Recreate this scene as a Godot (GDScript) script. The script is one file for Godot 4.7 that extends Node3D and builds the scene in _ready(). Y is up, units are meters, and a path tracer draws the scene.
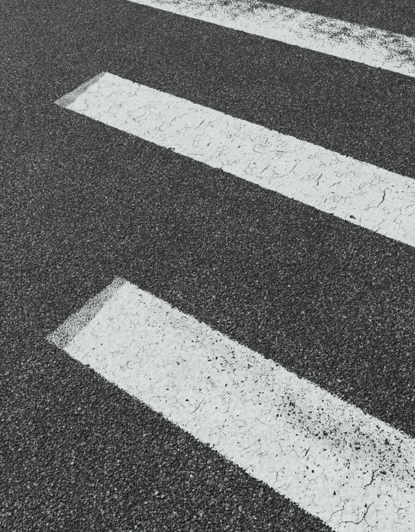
extends Node3D
# A worn zebra crossing on asphalt: three white painted stripes, seen from head height.
# Metres. Stripes lie in a frame turned by YAW: local x runs along a stripe, local z across it.

const YAW := 44.365            # degrees, direction of the stripes on the ground
const WIDE := 0.302            # width of a stripe
const BLOCK := 4               # cells to a side of one unbroken piece of paint
const PAINT_TOP := 0.0029      # thickness of the main coat
# Small hollows where the stones are sunk in tar: x, z, radius
const HOLLOWS := [[-0.409, -0.907, 0.016], [-0.367, -0.870, 0.022], [-0.545, -0.958, 0.012], [-0.200, -1.723, 0.014], [-0.175, -1.693, 0.010], [0.016, -1.821, 0.009]]
const OLD_TOP := 0.0021        # thickness of the worn first coat at the stripe ends

# Cracks seen in the two nearer stripes: width in millimetres, then x, z in metres from the stripe's far end corner.
const CRACKS_MIDDLE := [
	[1.5, 0.070, 0.090, 0.095, 0.121, 0.110, 0.154],
	[2.4, 0.173, 0.098, 0.180, 0.138, 0.182, 0.169],
	[1.5, 0.096, 0.201, 0.136, 0.237, 0.164, 0.251, 0.178, 0.271],
	[1.8, 0.247, 0.164, 0.247, 0.193, 0.257, 0.216, 0.262, 0.242],
	[1.5, 0.264, 0.145, 0.276, 0.177, 0.272, 0.195],
	[1.6, 0.246, 0.093, 0.267, 0.095, 0.259, 0.060],
	[2.4, 0.403, 0.151, 0.412, 0.178, 0.403, 0.201, 0.395, 0.220, 0.420, 0.229],
	[1.3, 0.343, 0.176, 0.356, 0.215],
	[1.3, 0.340, 0.243, 0.353, 0.281],
	[1.2, 0.200, 0.211, 0.198, 0.240],
	[1.2, 0.145, 0.271, 0.157, 0.293],
	[1.6, 0.383, 0.208, 0.415, 0.225],
	[1.6, 0.447, 0.134, 0.464, 0.133, 0.474, 0.155],
	[3.2, 0.538, 0.118, 0.541, 0.148],
	[2.0, 0.513, 0.168, 0.534, 0.218, 0.555, 0.223, 0.563, 0.206],
	[2.8, 0.647, 0.072, 0.656, 0.111, 0.660, 0.135],
	[2.2, 0.765, 0.179, 0.771, 0.213],
	[1.2, 0.366, 0.124, 0.396, 0.097, 0.414, 0.077],
	[1.2, 0.634, 0.177, 0.650, 0.210],
	[1.8, 0.654, 0.087, 0.657, 0.115],
	[3.2, 0.767, 0.191, 0.774, 0.212],
	[1.6, 0.774, 0.086, 0.813, 0.122],
	[2.2, 0.831, 0.120, 0.838, 0.149],
	[4.0, 0.879, 0.145, 0.880, 0.164],
	[2.2, 0.844, 0.210, 0.848, 0.260],
	[2.8, 0.936, 0.049, 0.951, 0.090],
	[2.2, 0.924, 0.114, 0.937, 0.146, 0.980, 0.144, 0.989, 0.131],
	[2.2, 0.991, 0.126, 1.009, 0.103, 1.047, 0.096],
	[2.6, 1.038, 0.179, 1.041, 0.249],
	[4.0, 0.981, 0.206, 0.997, 0.211],
	[1.3, 0.947, 0.226, 0.966, 0.192],
	[1.6, 1.114, 0.234, 1.117, 0.212, 1.133, 0.195],
	[2.0, 1.016, 0.110, 1.044, 0.089],
	[2.2, 1.120, 0.125, 1.126, 0.188],
	[1.4, 1.130, 0.193, 1.109, 0.231],
	[3.2, 1.228, 0.131, 1.230, 0.168],
	[3.6, 1.237, 0.178, 1.246, 0.201],
	[2.6, 1.305, 0.140, 1.292, 0.158, 1.288, 0.189],
	[4.0, 1.305, 0.206, 1.320, 0.203],
	[2.6, 1.310, 0.241, 1.317, 0.266],
	[1.4, 1.129, 0.082, 1.158, 0.071],
	[1.6, 1.189, 0.076, 1.209, 0.086],
	[3.8, 1.452, 0.103, 1.463, 0.128, 1.471, 0.151, 1.472, 0.176],
	[2.0, 1.403, 0.137, 1.396, 0.173],
	[1.4, 1.362, 0.021, 1.382, 0.051, 1.378, 0.063],
	[1.5, 1.432, 0.097, 1.429, 0.116],
	[1.3, 1.440, 0.051, 1.441, 0.068],
	[1.4, 1.447, 0.207, 1.443, 0.229],
	[2.2, 1.516, 0.191, 1.517, 0.209],
	[2.2, 1.573, 0.184, 1.583, 0.167, 1.587, 0.157],
	[1.2, 1.563, 0.247, 1.571, 0.268],
	[1.4, 1.555, 0.283, 1.560, 0.300],
	[2.2, 1.553, 0.133, 1.551, 0.148],
]
const CRACKS_NEAR := [
	[1.2, 0.068, 0.256, 0.096, 0.270, 0.118, 0.274],
	[1.6, 0.145, 0.265, 0.143, 0.285, 0.147, 0.296],
	[1.6, 0.190, 0.230, 0.208, 0.225, 0.213, 0.212],
	[1.3, 0.114, 0.214, 0.139, 0.199],
	[1.2, 0.079, 0.219, 0.085, 0.229],
	[1.4, 0.260, 0.222, 0.261, 0.240, 0.259, 0.268],
	[1.2, 0.305, 0.187, 0.301, 0.217],
	[1.2, 0.205, 0.274, 0.221, 0.281],
	[1.6, 0.210, 0.209, 0.201, 0.230],
	[1.8, 0.261, 0.244, 0.261, 0.223, 0.270, 0.215],
	[1.2, 0.278, 0.279, 0.301, 0.265],
	[1.3, 0.390, 0.284, 0.399, 0.269],
	[1.5, 0.398, 0.228, 0.432, 0.201],
	[1.2, 0.430, 0.251, 0.445, 0.234],
	[1.2, 0.378, 0.262, 0.369, 0.256],
	[1.2, 0.470, 0.272, 0.461, 0.287],
	[1.3, 0.515, 0.225, 0.509, 0.253],
	[1.8, 0.292, 0.159, 0.295, 0.148],
	[2.3, 0.508, 0.196, 0.509, 0.216, 0.513, 0.236, 0.507, 0.256],
	[1.5, 0.520, 0.268, 0.524, 0.291],
	[1.5, 0.554, 0.275, 0.559, 0.300],
	[1.2, 0.614, 0.267, 0.618, 0.290],
	[1.5, 0.613, 0.205, 0.634, 0.191],
	[2.0, 0.691, 0.241, 0.682, 0.255, 0.677, 0.265],
	[1.3, 0.607, 0.249, 0.627, 0.257],
	[1.2, 0.684, 0.209, 0.677, 0.222],
	[1.2, 0.725, 0.239, 0.715, 0.260],
	[1.3, 0.486, 0.178, 0.470, 0.190],
	[3.4, 0.805, 0.163, 0.808, 0.191],
	[1.3, 0.729, 0.226, 0.724, 0.246, 0.726, 0.261],
	[1.4, 0.730, 0.275, 0.726, 0.296],
	[1.3, 0.781, 0.259, 0.792, 0.279],
	[1.1, 0.817, 0.254, 0.822, 0.288, 0.796, 0.290],
	[1.1, 0.863, 0.261, 0.864, 0.280],
	[3.8, 0.964, 0.118, 0.959, 0.134, 0.969, 0.151, 0.963, 0.178],
	[2.3, 0.994, 0.195, 0.996, 0.225, 0.999, 0.241, 1.017, 0.251],
	[2.3, 0.996, 0.225, 0.994, 0.258, 0.978, 0.266, 0.963, 0.277, 0.964, 0.294],
	[1.8, 0.946, 0.223, 0.951, 0.248, 0.937, 0.275, 0.938, 0.296],
	[1.4, 1.050, 0.210, 1.063, 0.207, 1.073, 0.206],
	[1.2, 0.925, 0.270, 0.916, 0.287],
	[1.2, 1.020, 0.155, 1.038, 0.177, 1.064, 0.172, 1.068, 0.180],
	[1.4, 0.973, 0.221, 0.983, 0.239],
]

var cell := 0.0012             # grid on which the paint's outline is traced, finer for nearer stripes
var rng := RandomNumberGenerator.new()
var stripes := []              # what the stones ask to know whether paint covers them


func noise(kind: int, wavelength: float, octaves: int, key: int) -> FastNoiseLite:
	var n := FastNoiseLite.new()
	n.noise_type = kind as FastNoiseLite.NoiseType
	n.frequency = 1.0 / wavelength
	n.seed = key
	n.fractal_type = FastNoiseLite.FRACTAL_FBM if octaves > 1 else FastNoiseLite.FRACTAL_NONE
	n.fractal_octaves = octaves
	return n


func noise_bytes(wavelength_cells: float, octaves: int, key: int, w: int, h: int) -> PackedByteArray:
	var im := noise(FastNoiseLite.TYPE_SIMPLEX_SMOOTH, wavelength_cells, octaves, key).get_image(w, h, false, false, false)
	im.convert(Image.FORMAT_L8)
	return im.get_data()


func tag(o: Node, label: String, category: String, group := "") -> void:
	o.set_meta("label", label)
	o.set_meta("category", category)
	if group:
		o.set_meta("group", group)


func quantile(share: float) -> float:
	# how many standard deviations a bell curve must exceed for this share to lie above
	var d := clampf(share, 0.0005, 0.9995)
	var q := minf(d, 1.0 - d)
	var t := sqrt(-2.0 * log(q))
	var z := t - (2.30753 + 0.27061 * t) / (1.0 + 0.99229 * t + 0.04481 * t * t)
	return z if d < 0.5 else -z


# ---------------------------------------------------------------- paint outline

func stamp_crack(f: PackedFloat32Array, w: int, h: int, pts: PackedVector2Array, wide: float) -> void:
	# lowers f along a polyline; f is the distance in metres to the nearest edge of the paint
	var total := 0.0
	for k in pts.size() - 1:
		total += pts[k].distance_to(pts[k + 1])
	var gone := 0.0
	for k in pts.size() - 1:
		var a := pts[k]
		var b := pts[k + 1]
		var seg := b - a
		var long := maxf(seg.length(), 1e-5)
		var reach := wide + 0.004
		var i0 := clampi(int((minf(a.x, b.x) - reach) / cell), 0, w - 1)
		var i1 := clampi(int((maxf(a.x, b.x) + reach) / cell) + 1, 0, w - 1)
		var j0 := clampi(int((minf(a.y, b.y) - reach) / cell), 0, h - 1)
		var j1 := clampi(int((maxf(a.y, b.y) + reach) / cell) + 1, 0, h - 1)
		for j in range(j0, j1 + 1):
			for i in range(i0, i1 + 1):
				var p := Vector2(i * cell, j * cell)
				var s := clampf((p - a).dot(seg) / (long * long), 0.0, 1.0)
				var d := p.distance_to(a + seg * s)
				var along := (gone + s * long) / maxf(total, 1e-5)
				var half := wide * 0.5 * (0.35 + 0.65 * sin(PI * clampf(along * 0.9 + 0.05, 0.0, 1.0)) + 0.28 * sin(along * total * 900.0 + total * 5000.0))
				var v := d - half
				if v < f[j * w + i]:
					f[j * w + i] = v
		gone += long


func wobble(flat: Array) -> PackedVector2Array:
	# the traced points with small kinks between them
	var out := PackedVector2Array()
	var n := (flat.size() - 1) / 2
	for k in n:
		var a := Vector2(flat[1 + k * 2], flat[2 + k * 2])
		out.append(a)
		if k < n - 1:
			var b := Vector2(flat[3 + k * 2], flat[4 + k * 2])
			var pieces := clampi(int(a.distance_to(b) / 0.0055), 1, 12)
			for m in range(1, pieces):
				out.append(a.lerp(b, float(m) / pieces) + Vector2(rng.randf_range(-1, 1), rng.randf_range(-1, 1)) * 0.0026)
	return out


func random_crack(at: Vector2, long: float, heading: float) -> PackedVector2Array:
	var out := PackedVector2Array([at])
	var gone := 0.0
	var turn := heading
	while gone < long:
		var step := rng.randf_range(0.003, 0.008)
		turn = lerpf(turn, heading, 0.35) + rng.randf_range(-0.75, 0.75)
		at += Vector2(cos(turn), sin(turn)) * step
		out.append(at)
		gone += step
	return out


func stamp_chip(f: PackedFloat32Array, w: int, h: int, at: Vector2, r: float, key: float) -> void:
	# an angular flake broken out of the paint
	var reach := r * 1.7 + 0.002
	var i0 := clampi(int((at.x - reach) / cell), 0, w - 1)
	var i1 := clampi(int((at.x + reach) / cell) + 1, 0, w - 1)
	var j0 := clampi(int((at.y - reach) / cell), 0, h - 1)
	var j1 := clampi(int((at.y + reach) / cell) + 1, 0, h - 1)
	var turn := key * TAU
	var longer := 1.0 + fposmod(key * 7.31, 0.9)
	var lobes := 2.0 + floorf(fposmod(key * 13.7, 3.0))
	for j in range(j0, j1 + 1):
		for i in range(i0, i1 + 1):
			var p := (Vector2(i * cell, j * cell) - at).rotated(turn)
			p.x /= longer
			var v := p.length() - r * (1.0 + (0.28 if r > 0.0018 else 0.12) * sin(p.angle() * lobes + key * 40.0))
			if v < f[j * w + i]:
				f[j * w + i] = v


func patch(list: Array, x: float, z: float) -> float:
	# share of the paint lost at a place; each entry: x, z, reach along, reach across, share
	var d := 0.0
	for e in list:
		var a: float = (x - e[0]) / e[2]
		var b: float = (z - e[1]) / e[3]
		d = maxf(d, e[4] * exp(-(a * a + b * b)))
	return d


func outline(how: Dictionary) -> Dictionary:
	# distance field of one coat of paint: positive where there is paint
	var long: float = how.long
	var pad := 8
	var w := int(long / cell) + 1
	var h := int(WIDE / cell) + 1 + pad * 2
	w += (BLOCK - (w - 1) % BLOCK) % BLOCK
	h += (BLOCK - (h - 1) % BLOCK) % BLOCK
	var off := Vector2(how.get("start", 0.0) - pad * cell, -pad * cell)     # grid corner in the stripe's frame
	var f := PackedFloat32Array()
	f.resize(w * h)
	var key: int = how.key
	var rough := noise_bytes(0.0066 / cell, 2, key, w, h)
	var grit_squeeze: float = how.get("grit_squeeze", 1.0)
	var grit_wide := int(w * grit_squeeze) + 2
	var grit := noise_bytes(how.get("grit", 0.005) / cell, 2, key + 1, grit_wide, h)
	var clumps: float = how.get("clumps", 0.12)
	var slow := noise_bytes(0.072 / cell, 2, key + 2, w, h)
	var ragged: float = how.ragged
	var far_ragged: float = how.get("far_ragged", ragged)
	var x_far: float = how.x_far
	var x_near: float = how.x_near
	var patches: Array = how.get("patches", [])
	var even: float = how.get("even", 0.0)
	# the wear changes slowly: sample it coarsely
	var cw := w / 16 + 2
	var ch := h / 16 + 2
	var coarse := PackedFloat32Array()
	coarse.resize(cw * ch)
	for j in ch:
		for i in cw:
			var s := patch(patches, i * 16 * cell + off.x, j * 16 * cell + off.y) + even
			coarse[j * cw + i] = 9.0 if s < 0.012 else 0.13 * quantile(minf(s, 0.85))
	# a net of fine cracks: borders between warped cells, broken up by a slow mask
	var net: Dictionary = how.get("net", {})
	var net_wide := int(w * net.get("squeeze", 1.0)) + 2
	var cells := PackedByteArray()
	var mask := PackedByteArray()
	var cell_size: float = net.get("size", 0.03)
	if net:
		var n := noise(FastNoiseLite.TYPE_CELLULAR, cell_size / cell, 1, key + 7)
		n.cellular_return_type = FastNoiseLite.RETURN_DISTANCE2_SUB
		n.cellular_distance_function = FastNoiseLite.DISTANCE_EUCLIDEAN
		n.cellular_jitter = 1.0
		n.domain_warp_enabled = true
		n.domain_warp_amplitude = 0.011 / cell
		n.domain_warp_frequency = cell / 0.016
		n.domain_warp_fractal_octaves = 3
		var im := n.get_image(net_wide, h, false, false, false)
		im.convert(Image.FORMAT_L8)
		cells = im.get_data()
		mask = noise_bytes(net.get("mask", 0.03) / cell, 2, key + 8, w, h)
	var net_half: float = net.get("half", 0.0006)
	var net_share: float = net.get("share", 0.0)
	var squeeze: float = net.get("squeeze", 1.0)
	for j in h:
		var z := j * cell + off.y
		var x0 := lerpf(x_far, x_near, clampf(z / WIDE, 0.0, 1.0))
		var x1 := lerpf(how.get("end_far", 1e9), how.get("end_near", 1e9), clampf(z / WIDE, 0.0, 1.0))
		for i in w:
			var at := j * w + i
			var x := i * cell + off.x
			var wander := (rough[at] - 128) / 128.0
			var drift := (slow[at] - 128) / 128.0
			var v := minf(z + wander * far_ragged + drift * 0.004, WIDE - z + wander * ragged + drift * 0.004)
			v = minf(v, x - x0 + wander * maxf(ragged, 0.010) + drift * 0.009)
			v = minf(v, x1 - x + wander * 0.004)
			if v < 0.03 and v > -0.003:
				v = minf(v, 0.03)
			var c := coarse[(j >> 4) * cw + (i >> 4)]
			if c < 5.0:
				var tx := (i & 15) / 16.0
				var tz := (j & 15) / 16.0
				var c1 := minf(coarse[(j >> 4) * cw + (i >> 4) + 1], 0.6)
				var c2 := minf(coarse[((j >> 4) + 1) * cw + (i >> 4)], 0.6)
				var c3 := minf(coarse[((j >> 4) + 1) * cw + (i >> 4) + 1], 0.6)
				c = lerpf(lerpf(c, c1, tx), lerpf(c2, c3, tx), tz)
				v = minf(v, (0.5 + c - drift * clumps - grit[j * grit_wide + int(i * grit_squeeze)] / 255.0) * 0.016)
			if net and v > 0.0:
				var half := net_half * clampf(((mask[at] - 128) / 128.0 + net_share) * 2.4, -1.0, 1.0)
				var c0 := j * net_wide + int(i * squeeze)
				if half > 0.0 and cells[c0] < 24 and i > 3 and j > 2 and i < w - 4 and j < h - 3:
					var far := int(i * squeeze + 2.0 * squeeze) - int(i * squeeze)
					var gx := (cells[c0 + far] - cells[c0]) / 2.0
					var gx2 := (cells[c0] - cells[c0 - far]) / 2.0
					var gz := (cells[c0 + 2 * net_wide] - cells[c0]) / 2.0
					var gz2 := (cells[c0] - cells[c0 - 2 * net_wide]) / 2.0
					var slope := sqrt(maxf(gx * gx, gx2 * gx2) + maxf(gz * gz, gz2 * gz2))
					v = minf(v, cells[c0] / maxf(slope, 1.0) * cell - half)
			f[at] = v
	return {f = f, w = w, h = h, off = off}


func coat(o: Dictionary, top: float, bumps: float, key: int, long: float) -> ArrayMesh:
	# marching squares over the outline: flat blocks where the paint is whole, traced cells at its edges, and walls down to the road
	var f: PackedFloat32Array = o.f
	var w: int = o.w
	var h: int = o.h
	var off: Vector2 = o.off
	var bw := (w - 1) / BLOCK
	var bh := (h - 1) / BLOCK
	var lw := bw + 1
	var lh := bh + 1
	var bytes := noise_bytes(0.0125 / cell / BLOCK, 2, key, lw, lh)
	var slow := noise_bytes(0.077 / cell / BLOCK, 1, key + 5, lw, lh)
	var ht := PackedFloat32Array()
	ht.resize(lw * lh)
	for k in lw * lh:
		ht[k] = top + bumps * ((bytes[k] - 128) / 128.0 + 0.7 * (slow[k] - 128) / 128.0)
	var pos := PackedVector3Array()
	var nor := PackedVector3Array()
	var uvs := PackedVector2Array()
	var idx := PackedInt32Array()
	var corner := PackedInt32Array()      # vertex at a grid point
	corner.resize(w * h)
	corner.fill(-1)
	var along := PackedInt32Array()       # vertex on the edge that leaves a grid point along x
	along.resize(w * h)
	along.fill(-1)
	var across := PackedInt32Array()      # the same along z
	across.resize(w * h)
	across.fill(-1)
	var put := func(gx: float, gz: float) -> int:
		var bi := clampi(int(gx / BLOCK), 0, bw - 1)
		var bj := clampi(int(gz / BLOCK), 0, bh - 1)
		var tx := gx / BLOCK - bi
		var tz := gz / BLOCK - bj
		var a := ht[bj * lw + bi]
		var b := ht[bj * lw + bi + 1]
		var c := ht[(bj + 1) * lw + bi]
		var d := ht[(bj + 1) * lw + bi + 1]
		var y := lerpf(lerpf(a, b, tx), lerpf(c, d, tx), tz)
		var sx := lerpf(b - a, d - c, tz) / (BLOCK * cell)
		var sz := lerpf(c - a, d - b, tx) / (BLOCK * cell)
		pos.append(Vector3(gx * cell + off.x, y, gz * cell + off.y))
		nor.append(Vector3(-sx, 1.0, -sz).normalized())
		uvs.append(Vector2((gx * cell + off.x) / long, (gz * cell + off.y) / WIDE))
		return pos.size() - 1
	for bj in bh:
		for bi in bw:
			var i0 := bi * BLOCK
			var j0 := bj * BLOCK
			var lo := 1e9
			var hi := -1e9
			for j in range(j0, j0 + BLOCK + 1):
				for i in range(i0, i0 + BLOCK + 1):
					var v := f[j * w + i]
					lo = minf(lo, v)
					hi = maxf(hi, v)
			if hi <= 0.0:
				continue
			if lo > 0.0:
				var q := PackedInt32Array()
				for g in [[i0, j0], [i0 + BLOCK, j0], [i0 + BLOCK, j0 + BLOCK], [i0, j0 + BLOCK]]:
					var at: int = g[1] * w + g[0]
					if corner[at] < 0:
						corner[at] = put.call(float(g[0]), float(g[1]))
					q.append(corner[at])
				idx.append_array([q[0], q[1], q[2], q[0], q[2], q[3]])
				continue
			for j in range(j0, j0 + BLOCK):
				for i in range(i0, i0 + BLOCK):
					var ats := [j * w + i, j * w + i + 1, (j + 1) * w + i + 1, (j + 1) * w + i]
					var gx := [i, i + 1, i + 1, i]
					var gz := [j, j, j + 1, j + 1]
					var poly := PackedInt32Array()
					var left := -1
					var first := -1
					var walls := PackedInt32Array()
					for k in 4:
						var a: int = ats[k]
						var n := (k + 1) % 4
						var b: int = ats[n]
						var va := f[a]
						var vb := f[b]
						if va > 0.0:
							if corner[a] < 0:
								corner[a] = put.call(float(gx[k]), float(gz[k]))
							poly.append(corner[a])
						if (va > 0.0) != (vb > 0.0):
							var s := clampf(va / (va - vb), 0.02, 0.98)
							var low := mini(a, b)
							var flat := k == 0 or k == 2
							var known := along[low] if flat else across[low]
							if known < 0:
								known = put.call(lerpf(gx[k], gx[n], s), lerpf(gz[k], gz[n], s))
								if flat:
									along[low] = known
								else:
									across[low] = known
							poly.append(known)
							if va > 0.0:
								left = known
							elif left >= 0:
								walls.append_array([left, known])
								left = -1
							else:
								first = known
					if left >= 0 and first >= 0:
						walls.append_array([left, first])
					for k in range(1, poly.size() - 1):
						idx.append_array([poly[0], poly[k], poly[k + 1]])
					for k in range(0, walls.size(), 2):
						var p := pos[walls[k]]
						var q := pos[walls[k + 1]]
						var out := Vector3(q.z - p.z, 0.0, p.x - q.x).normalized()
						var base := pos.size()
						pos.append_array([p, Vector3(p.x, 0.0001, p.z), Vector3(q.x, 0.0001, q.z), q])
						nor.append_array([out, out, out, out])
						var t := Vector2(p.x / long, p.z / WIDE)
						uvs.append_array([t, t, t, t])
						idx.append_array([base, base + 1, base + 2, base, base + 2, base + 3])
	var arrays := []
	arrays.resize(Mesh.ARRAY_MAX)
	arrays[Mesh.ARRAY_VERTEX] = pos
	arrays[Mesh.ARRAY_NORMAL] = nor
	arrays[Mesh.ARRAY_TEX_UV] = uvs
	arrays[Mesh.ARRAY_INDEX] = idx
	var m := ArrayMesh.new()
	m.add_surface_from_arrays(Mesh.PRIMITIVE_TRIANGLES, arrays)
	print("  coat triangles ", idx.size() / 3)
	return m


func paint_material(long: float, key: int, base: Color, grime: float, marks: Array) -> StandardMaterial3D:
	# base is a linear colour; marks are scuffs and stains: x, z, half length, half width, turn, linear colour, strength
	var w := mini(int(long / 0.0016), 2048)
	var h := 192
	var fine := noise_bytes(2.0, 2, key, w, h)
	var mid := noise_bytes(11.0, 3, key + 1, w, h)
	var slow := noise_bytes(90.0, 3, key + 2, w, h)
	var im := Image.create(w, h, false, Image.FORMAT_RGB8)
	var relief := Image.create(w, h, false, Image.FORMAT_L8)
	for j in h:
		for i in w:
			var at := j * w + i
			var a := fine[at] / 255.0 - 0.5
			var b := mid[at] / 255.0 - 0.5
			var c := slow[at] / 255.0 - 0.5
			var dirt := clampf(grime * (0.35 + 0.9 * maxf(a + 0.6 * b, 0.0) + 0.55 * b + 0.7 * c), 0.0, 0.9)
			if a * 0.9 + b * 0.5 > 0.17:
				dirt += 0.28
			var col := base.lerp(Color(0.19, 0.20, 0.195), clampf(dirt, 0.0, 0.9))
			for m in marks:
				var d := Vector2((float(i) + 0.5) / w * long - m[0], (float(j) + 0.5) / h * WIDE - m[1]).rotated(-m[4])
				var e := Vector2(d.x / m[2], d.y / m[3]).length()
				if e < 1.6:
					var share: float = m[6] * clampf((1.0 - e + 3.2 * a + 1.6 * b) * 3.0, 0.0, 1.0)
					col = col.lerp(m[5], share)
			im.set_pixel(i, j, col.linear_to_srgb())
			var g := 0.5 + 0.75 * a + 0.3 * b
			relief.set_pixel(i, j, Color(g, g, g))
	var mat := StandardMaterial3D.new()
	mat.albedo_texture = ImageTexture.create_from_image(im)
	mat.roughness = 0.82
	mat.metallic_specular = 0.35
	mat.heightmap_enabled = true
	mat.heightmap_texture = ImageTexture.create_from_image(relief)
	mat.heightmap_scale = 0.11
	return mat


func add_mesh(called: String, mesh: Mesh, mat: Material, parent: Node) -> MeshInstance3D:
	var o := MeshInstance3D.new()
	o.name = called
	o.mesh = mesh
	o.material_override = mat
	parent.add_child(o, true)
	return o


func paint_stripe(place: Vector2, how: Dictionary, label: String) -> void:
	# place: the stripe's far end corner, along and across the frame of the crossing
	var turn := deg_to_rad(YAW)
	var root := Node3D.new()
	root.name = "crosswalk_stripe"
	add_child(root, true)
	root.name = how.called
	root.position = Vector3(cos(turn) * place.x - sin(turn) * place.y, 0.0, sin(turn) * place.x + cos(turn) * place.y)
	root.rotation.y = -turn
	tag(root, label, "road marking", "white bars of the pedestrian crossing")
	var long: float = how.long
	cell = how.cell
	var o := outline(how)
	var f: PackedFloat32Array = o.f
	var off: Vector2 = o.off
	rng.seed = how.key * 31
	for c in how.get("cracks", []):
		var pts := wobble(c)
		for k in pts.size():
			pts[k] -= off
		stamp_crack(f, o.w, o.h, pts, maxf(c[0] * 0.00098 * how.get("gape", 1.0) - 0.0002, 0.0009))
	for k in int(how.hairs):
		var at := Vector2(rng.randf_range(how.x_near, long), rng.randf_range(0.01, WIDE - 0.01))
		var size := rng.randf()
		var heading := PI * 0.5 + rng.randf_range(-0.55, 0.55)
		if rng.randf() < how.get("stray", 0.15):
			heading += PI * 0.5
		stamp_crack(f, o.w, o.h, random_crack(at - off, lerpf(0.006, how.hair_long, size * size), heading), rng.randf_range(how.hair_thin, how.hair_thick))
	for k in int(how.flakes):
		var at := Vector2(rng.randf_range(how.x_near, long), rng.randf_range(0.004, WIDE - 0.004))
		var lost := patch(how.get("flake_patches", []), at.x, at.y)
		if rng.randf() < lost:
			stamp_chip(f, o.w, o.h, at - off, rng.randf_range(0.0009, 0.0017) + 0.0018 * pow(rng.randf(), 6.0), rng.randf())
	for c in how.get("holes", []):
		stamp_chip(f, o.w, o.h, Vector2(c[0], c[1]) - off, c[2], c[3])
	for k in int(long * 45.0):                      # bites out of the long edges
		var side := 0.0 if rng.randf() < 0.5 else WIDE
		stamp_chip(f, o.w, o.h, Vector2(rng.randf_range(how.x_near, long), side + rng.randf_range(-0.002, 0.002)) - off, 0.0015 + 0.0045 * pow(rng.randf(), 2.0), rng.randf())
	o.f = f
	var mat := paint_material(long, how.key + 40, Color(0.675, 0.745, 0.73), how.grime, how.get("marks", []))
	add_mesh("paint_coat", coat(o, PAINT_TOP, 0.00020, how.key + 9, long), mat, root)
	stripes.append({frame = root.transform.affine_inverse(), f = f, w = o.w, h = o.h, off = off, cell = cell, old = null})
	if how.has("old"):
		var worn := outline(how.old)
		var old_mat := paint_material(long, how.key + 50, Color(0.60, 0.655, 0.65), 0.34, [])
		var part := add_mesh("worn_end", coat(worn, OLD_TOP, 0.0006, how.key + 19, long), old_mat, root)
		part.set_meta("label", "thin speckled greyish first coat left showing at the end of the stripe")
		stripes[-1].old = worn


func covered(x: float, z: float) -> float:
	# how far inside the paint a place lies; negative outside
	var best := -1.0
	for s in stripes:
		cell = s.cell
		var p: Vector3 = s.frame * Vector3(x, 0.0, z)
		if p.z < -0.02 or p.z > WIDE + 0.02:
			continue
		for o in [s, s.old]:
			if o == null:
				continue
			var i := int(round((p.x - o.off.x) / cell))
			var j := int(round((p.z - o.off.y) / cell))
			if i >= 0 and j >= 0 and i < o.w and j < o.h:
				best = maxf(best, o.f[j * o.w + i])
	return best


# ---------------------------------------------------------------- asphalt

func stone_mesh(key: int, flat_top: bool) -> ArrayMesh:
	# a broken stone of unit radius whose top stands one unit high; its underside is sunk in the tar
	var r := RandomNumberGenerator.new()
	r.seed = key
	var n := 5 + key % 2
	var low := []
	var high := []
	for k in n:
		var a := TAU * (k + r.randf_range(-0.28, 0.28)) / n
		var d := r.randf_range(0.82, 1.15)
		low.append(Vector3(cos(a) * d * 1.05, -0.6, sin(a) * d * 0.85))
		var e := d * (r.randf_range(0.68, 0.92) if flat_top else r.randf_range(0.45, 0.8))
		var b := a + r.randf_range(-0.2, 0.2)
		high.append(Vector3(cos(b) * e, r.randf_range(0.5, 0.95), sin(b) * e * 0.85))
	var peak := Vector3(r.randf_range(-0.2, 0.2), 1.0, r.randf_range(-0.2, 0.2))
	var st := SurfaceTool.new()
	st.begin(Mesh.PRIMITIVE_TRIANGLES)
	st.set_smooth_group(-1)
	for k in n:
		var m := (k + 1) % n
		for v in [low[k], high[k], high[m], low[k], high[m], low[m], high[k], peak, high[m]]:
			st.add_vertex(v)
	st.generate_normals()
	return st.commit()


func loose_pebble(called: String, at: Vector3, size: Vector3, colour: Color, key: int, label: String) -> void:
	var st := SurfaceTool.new()
	st.begin(Mesh.PRIMITIVE_TRIANGLES)
	var r := noise(FastNoiseLite.TYPE_SIMPLEX_SMOOTH, 0.9, 2, key)
	var rings := 7
	var sides := 10
	var grid := []
	for j in rings + 1:
		for i in sides:
			var th := PI * j / rings
			var ph := TAU * i / sides
			var d := Vector3(sin(th) * cos(ph), cos(th), sin(th) * sin(ph))
			d = d * (1.0 + 0.35 * r.get_noise_3dv(d))
			d.y = minf(d.y, 0.7)
			grid.append(d * size)
	for j in rings:
		for i in sides:
			var a: Vector3 = grid[j * sides + i]
			var b: Vector3 = grid[j * sides + (i + 1) % sides]
			var c: Vector3 = grid[(j + 1) * sides + (i + 1) % sides]
			var d: Vector3 = grid[(j + 1) * sides + i]
			for v in [a, b, c, a, c, d]:
				st.add_vertex(v)
	st.set_smooth_group(-1)
	st.generate_normals()
	var mat := StandardMaterial3D.new()
	mat.albedo_color = colour.linear_to_srgb()
	mat.roughness = 0.7
	var o := add_mesh(called, st.commit(), mat, self)
	o.name = called
	o.position = at
	o.rotation.y = key * 1.3
	tag(o, label, "pebble")


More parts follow.
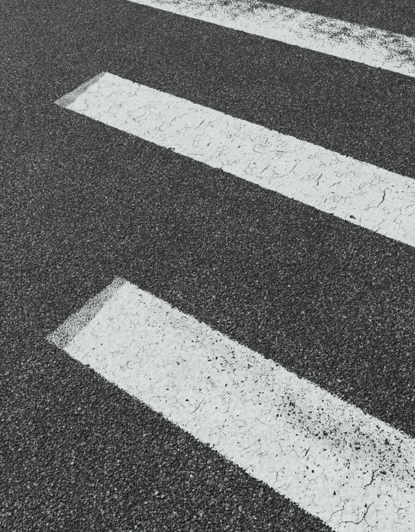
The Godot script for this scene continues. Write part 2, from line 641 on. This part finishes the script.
func _ready() -> void:
	rng.seed = 4127
	# ---- camera
	var cam := Camera3D.new()
	cam.name = "camera"
	cam.fov = 41.62
	cam.near = 0.02
	cam.far = 1000.0
	cam.transform = Transform3D(Basis(Vector3.RIGHT, deg_to_rad(-43.878)) * Basis(Vector3.BACK, deg_to_rad(-7.806)), Vector3(0.0, 1.5, 0.0))
	add_child(cam)
	cam.make_current()

	# ---- sky, sun, exposure
	var env := Environment.new()
	env.background_mode = Environment.BG_SKY
	var sky_mat := ProceduralSkyMaterial.new()
	sky_mat.sky_top_color = Color(0.37, 0.47, 0.63)
	sky_mat.sky_horizon_color = Color(0.68, 0.74, 0.79)
	sky_mat.sky_curve = 0.12
	sky_mat.ground_bottom_color = Color(0.22, 0.22, 0.22)
	sky_mat.ground_horizon_color = Color(0.60, 0.64, 0.68)
	var sky := Sky.new()
	sky.sky_material = sky_mat
	env.sky = sky
	env.ambient_light_source = Environment.AMBIENT_SOURCE_SKY
	env.tonemap_mode = Environment.TONE_MAPPER_LINEAR
	env.background_energy_multiplier = 0.36
	env.tonemap_exposure = 1.03
	env.sdfgi_enabled = true
	env.ssao_enabled = true
	env.ssil_enabled = true
	var we := WorldEnvironment.new()
	we.name = "world_environment"
	we.environment = env
	add_child(we)
	var sun := DirectionalLight3D.new()
	sun.name = "sun"
	sun.light_energy = 1.6
	sun.light_color = Color(1.0, 0.975, 0.94)
	sun.light_angular_distance = 0.5
	sun.shadow_enabled = true
	add_child(sun)
	var towards_sun := Vector3(-0.66, 0.75, -0.75)
	sun.look_at_from_position(towards_sun * 20.0, Vector3.ZERO)

	# ---- road: one sheet of tar to the horizon
	var clock := Time.get_ticks_msec()
	var road_st := SurfaceTool.new()
	road_st.begin(Mesh.PRIMITIVE_TRIANGLES)
	for v in [Vector3(-200, 0, -200), Vector3(200, 0, -200), Vector3(200, 0, 200), Vector3(-200, 0, -200), Vector3(200, 0, 200), Vector3(-200, 0, 200)]:
		road_st.set_normal(Vector3.UP)
		road_st.set_uv(Vector2(v.x, v.z))
		road_st.add_vertex(v)
	var tar := StandardMaterial3D.new()
	var grain := NoiseTexture2D.new()
	grain.width = 1024
	grain.height = 1024
	grain.seamless = true
	grain.noise = noise(FastNoiseLite.TYPE_SIMPLEX_SMOOTH, 5.0, 3, 77)
	var ramp := Gradient.new()
	ramp.offsets = PackedFloat32Array([0.0, 0.45, 0.75, 1.0])
	ramp.colors = PackedColorArray([Color(0.09, 0.09, 0.09), Color(0.13, 0.13, 0.13), Color(0.20, 0.205, 0.20), Color(0.42, 0.42, 0.41)])
	grain.color_ramp = ramp
	tar.albedo_texture = grain
	tar.uv1_scale = Vector3(0.85, 0.85, 0.85)
	tar.roughness = 0.75
	tar.heightmap_enabled = true
	var lumps := NoiseTexture2D.new()
	lumps.width = 1024
	lumps.height = 1024
	lumps.seamless = true
	lumps.noise = noise(FastNoiseLite.TYPE_SIMPLEX_SMOOTH, 4.0, 2, 78)
	tar.heightmap_texture = lumps
	tar.heightmap_scale = 0.35
	tar.metallic_specular = 0.4
	var road := add_mesh("road", road_st.commit(), tar, self)
	road.set_meta("kind", "structure")

	# ---- the three stripes
	paint_stripe(Vector2(-1.295, -0.925), {
		called = "crosswalk_stripe", long = 1.62, key = 11, cell = 0.0008, x_far = 0.037, x_near = 0.076, ragged = 0.0085, grime = 0.20,
		cracks = CRACKS_NEAR, hairs = 25, hair_thin = 0.0010, hair_thick = 0.0016, hair_long = 0.035, stray = 0.3,
		net = {size = 0.027, half = 0.00055, share = 0.14, mask = 0.045, squeeze = 1.4},
		patches = [[0.78, 0.085, 0.17, 0.05, 0.07], [0.93, 0.07, 0.16, 0.06, 0.08], [1.35, 0.06, 0.3, 0.05, 0.10], [0.35, 0.03, 0.22, 0.035, 0.035], [0.55, 0.05, 0.2, 0.05, 0.04]],
		flakes = 7400, flake_patches = [[0.80, 0.095, 0.16, 0.055, 0.85], [0.95, 0.075, 0.16, 0.075, 0.85], [0.55, 0.06, 0.28, 0.065, 0.34], [0.25, 0.03, 0.16, 0.05, 0.20], [1.4, 0.06, 0.35, 0.06, 0.6], [0.8, 0.17, 0.9, 0.2, 0.07]],
		holes = [[0.818, 0.109, 0.0042, 0.2], [0.90, 0.098, 0.0036, 0.6], [0.947, 0.045, 0.005, 0.35], [0.70, 0.085, 0.004, 0.8], [0.98, 0.12, 0.004, 0.1]],
		marks = [[0.495, 0.150, 0.022, 0.006, 0.25, Color(0.33, 0.34, 0.32), 0.75], [0.111, 0.140, 0.013, 0.005, 0.5, Color(0.36, 0.37, 0.35), 0.7], [0.135, 0.10, 0.010, 0.004, 0.4, Color(0.42, 0.43, 0.41), 0.6], [0.666, 0.259, 0.0055, 0.0045, 0.0, Color(0.36, 0.29, 0.17), 0.8], [0.945, 0.047, 0.012, 0.009, 0.3, Color(0.30, 0.19, 0.11), 0.6], [0.40, 0.145, 0.03, 0.012, 0.2, Color(0.5, 0.51, 0.49), 0.4], [0.74, 0.10, 0.10, 0.035, 0.1, Color(0.36, 0.37, 0.36), 0.38], [0.93, 0.085, 0.12, 0.045, -0.1, Color(0.36, 0.36, 0.35), 0.36], [0.45, 0.06, 0.16, 0.035, 0.1, Color(0.44, 0.45, 0.44), 0.28], [0.25, 0.05, 0.14, 0.04, 0.0, Color(0.46, 0.47, 0.46), 0.22]],
		old = {long = 0.11, start = 0.0, key = 111, x_far = 0.0, x_near = 0.0, end_far = 0.046, end_near = 0.084, ragged = 0.008, even = 0.42, grit = 0.0058, clumps = 0.12},
	}, "nearest white bar, flaked into black specks along its upper edge")
	paint_stripe(Vector2(-2.267, -1.826), {
		called = "crosswalk_stripe_001", long = 2.2, key = 12, cell = 0.0010, gape = 1.3, x_far = 0.025, x_near = 0.081, ragged = 0.0045, grime = 0.17,
		cracks = CRACKS_MIDDLE, hairs = 20, hair_thin = 0.0011, hair_thick = 0.0020, hair_long = 0.025, stray = 0.1,
		net = {size = 0.033, half = 0.00095, share = 0.03, mask = 0.06, squeeze = 1.55},
		patches = [[1.0, 0.07, 0.35, 0.07, 0.03], [1.3, 0.06, 0.25, 0.05, 0.035], [1.9, 0.1, 0.4, 0.08, 0.04]],
		flakes = 3600, flake_patches = [[0.95, 0.08, 0.4, 0.09, 0.14], [1.28, 0.07, 0.25, 0.08, 0.16], [1.5, 0.1, 0.4, 0.1, 0.07], [2.0, 0.1, 0.5, 0.15, 0.1], [1.0, 0.15, 1.2, 0.3, 0.06]],
		holes = [[1.433, 0.279, 0.0062, 0.98], [1.427, 0.277, 0.005, 0.5], [0.660, 0.296, 0.006, 0.9], [0.674, 0.291, 0.005, 0.4]],
		old = {long = 0.11, start = 0.0, key = 112, x_far = 0.0, x_near = 0.0, end_far = 0.034, end_near = 0.089, ragged = 0.004, even = 0.38, grit = 0.0064, clumps = 0.12},
	}, "middle white bar, crossed by many short dark cracks")
	paint_stripe(Vector2(-3.24, -2.729), {
		called = "crosswalk_stripe_002", long = 2.65, key = 13, cell = 0.0017, x_far = 0.03, x_near = 0.07, ragged = 0.0045, far_ragged = 0.018, grime = 0.17,
		hairs = 120, hair_thin = 0.0012, hair_thick = 0.0026, hair_long = 0.03, stray = 0.1, grit = 0.0150, grit_squeeze = 2.0, clumps = 0.27,
		net = {size = 0.034, half = 0.0012, share = -0.05, mask = 0.03, squeeze = 2.0},
		patches = [[0.75, 0.12, 0.28, 0.10, 0.55], [1.02, 0.085, 0.22, 0.095, 0.70], [1.22, 0.04, 0.18, 0.07, 0.62], [1.45, 0.04, 0.25, 0.06, 0.30], [1.70, 0.085, 0.14, 0.095, 0.62], [1.92, 0.06, 0.2, 0.09, 0.55], [2.1, 0.13, 0.14, 0.08, 0.66], [2.5, 0.1, 0.3, 0.09, 0.45], [0.3, 0.1, 0.3, 0.09, 0.4], [1.4, 0.12, 0.4, 0.08, 0.08]],
		flakes = 2400, flake_patches = [[1.5, 0.15, 1.4, 0.08, 0.12]],
		holes = [],
	}, "farthest white bar, its upper half worn down to speckled asphalt")
	print("stripes ", Time.get_ticks_msec() - clock)
	clock = Time.get_ticks_msec()

	# ---- broken stone set in the tar, as far as single stones can be told apart
	var kinds := 8
	var buffers := []
	for k in kinds:
		buffers.append(PackedFloat32Array())
	var pits := noise(FastNoiseLite.TYPE_SIMPLEX_SMOOTH, 0.055, 2, 5)
	var tone := noise(FastNoiseLite.TYPE_SIMPLEX_SMOOTH, 0.35, 3, 6)
	rng.seed = 99
	var count := 0
	for layer in 2:
		var step := 0.0044 if layer == 0 else 0.016
		var z := -4.45
		while z < -0.25:
			var half := 0.42 * sqrt(2.25 + z * z) + 0.32
			var x := -half
			while x < half:
				var px := x + rng.randf_range(-0.5, 0.5) * step
				var pz := z + rng.randf_range(-0.5, 0.5) * step
				x += step
				var inside := covered(px, pz)
				if inside > 0.009:
					continue
				var hollow := pits.get_noise_2d(px, pz)
				if hollow > 0.55 and rng.randf() < 0.35:
					continue
				var r := 0.0014 + 0.0028 * pow(rng.randf(), 1.5) if layer == 0 else rng.randf_range(0.0038, 0.0060)
				var tall := rng.randf_range(0.0007, 0.0029)
				if layer == 1:
					tall = rng.randf_range(0.0014, 0.0028)
				if inside > -0.003:
					tall = minf(tall, 0.0016)
				var tarry := 1.0
				for e in HOLLOWS:
					if Vector2(px - e[0], pz - e[1]).length() < e[2] * (1.0 + 1.1 * hollow):
						tall *= 0.55
						tarry = 0.5
				var spin := rng.randf() * TAU
				var tilt := Basis(Vector3(rng.randf_range(-1, 1), 0, rng.randf_range(-1, 1)).normalized(), rng.randf_range(0.0, 0.45))
				var b := tilt * Basis(Vector3.UP, spin) * Basis.from_scale(Vector3(r, tall, r * rng.randf_range(0.75, 1.2)))
				var pick := rng.randf()
				var lum: float
				if pick < 0.58:
					lum = rng.randf_range(0.020, 0.056)
				elif pick < 0.90:
					lum = rng.randf_range(0.065, 0.15)
				elif pick < 0.98:
					lum = rng.randf_range(0.15, 0.28)
				else:
					lum = rng.randf_range(0.24, 0.40)
				lum *= (1.36 if layer == 0 else 1.15) + 0.5 * tone.get_noise_2d(px, pz)
				lum *= tarry
				var hue := rng.randf_range(-1, 1)
				var warm := rng.randf_range(-0.07, 0.07)
				var buf: PackedFloat32Array = buffers[rng.randi() % kinds]
				buf.append_array([b.x.x, b.y.x, b.z.x, px, b.x.y, b.y.y, b.z.y, 0.0, b.x.z, b.y.z, b.z.z, pz,
					lum * (0.95 + warm), lum * (1.045 + 0.02 * hue), lum * (1.0 - warm), 1.0])
				count += 1
			z += step
	var stone_mat := StandardMaterial3D.new()
	stone_mat.vertex_color_use_as_albedo = true
	stone_mat.roughness = 0.58
	stone_mat.metallic_specular = 0.5
	for k in kinds:
		var mm := MultiMesh.new()
		mm.transform_format = MultiMesh.TRANSFORM_3D
		mm.use_colors = true
		mm.mesh = stone_mesh(300 + k, k % 4 != 3)
		mm.instance_count = buffers[k].size() / 16
		mm.buffer = buffers[k]
		var mi := MultiMeshInstance3D.new()
		mi.name = "asphalt_stones"
		mi.multimesh = mm
		mi.material_override = stone_mat
		mi.set_meta("kind", "stuff")
		road.add_child(mi, true)
	print("stones ", count, " ", Time.get_ticks_msec() - clock)

	# ---- single pebbles that stand out
	loose_pebble("pale_pebble", Vector3(-0.189, 0.0024, -0.823), Vector3(0.0062, 0.0032, 0.0042), Color(0.44, 0.44, 0.42), 3, "larger of two pale pebbles side by side on asphalt below the nearest bar")
	loose_pebble("pale_pebble_001", Vector3(-0.175, 0.0024, -0.813), Vector3(0.0050, 0.0030, 0.0038), Color(0.38, 0.39, 0.38), 8, "smaller right one of two pale pebbles below the nearest bar")
	loose_pebble("pale_pebble_002", Vector3(-0.392, 0.0024, -0.932), Vector3(0.0046, 0.0034, 0.0044), Color(0.46, 0.46, 0.44), 5, "lone pale pebble on asphalt near the lower left corner")
	loose_pebble("green_pebble", Vector3(0.462, 0.0024, -0.979), Vector3(0.0048, 0.0032, 0.0040), Color(0.24, 0.28, 0.15), 6, "tiny yellowish green pebble at the right edge above the nearest bar")
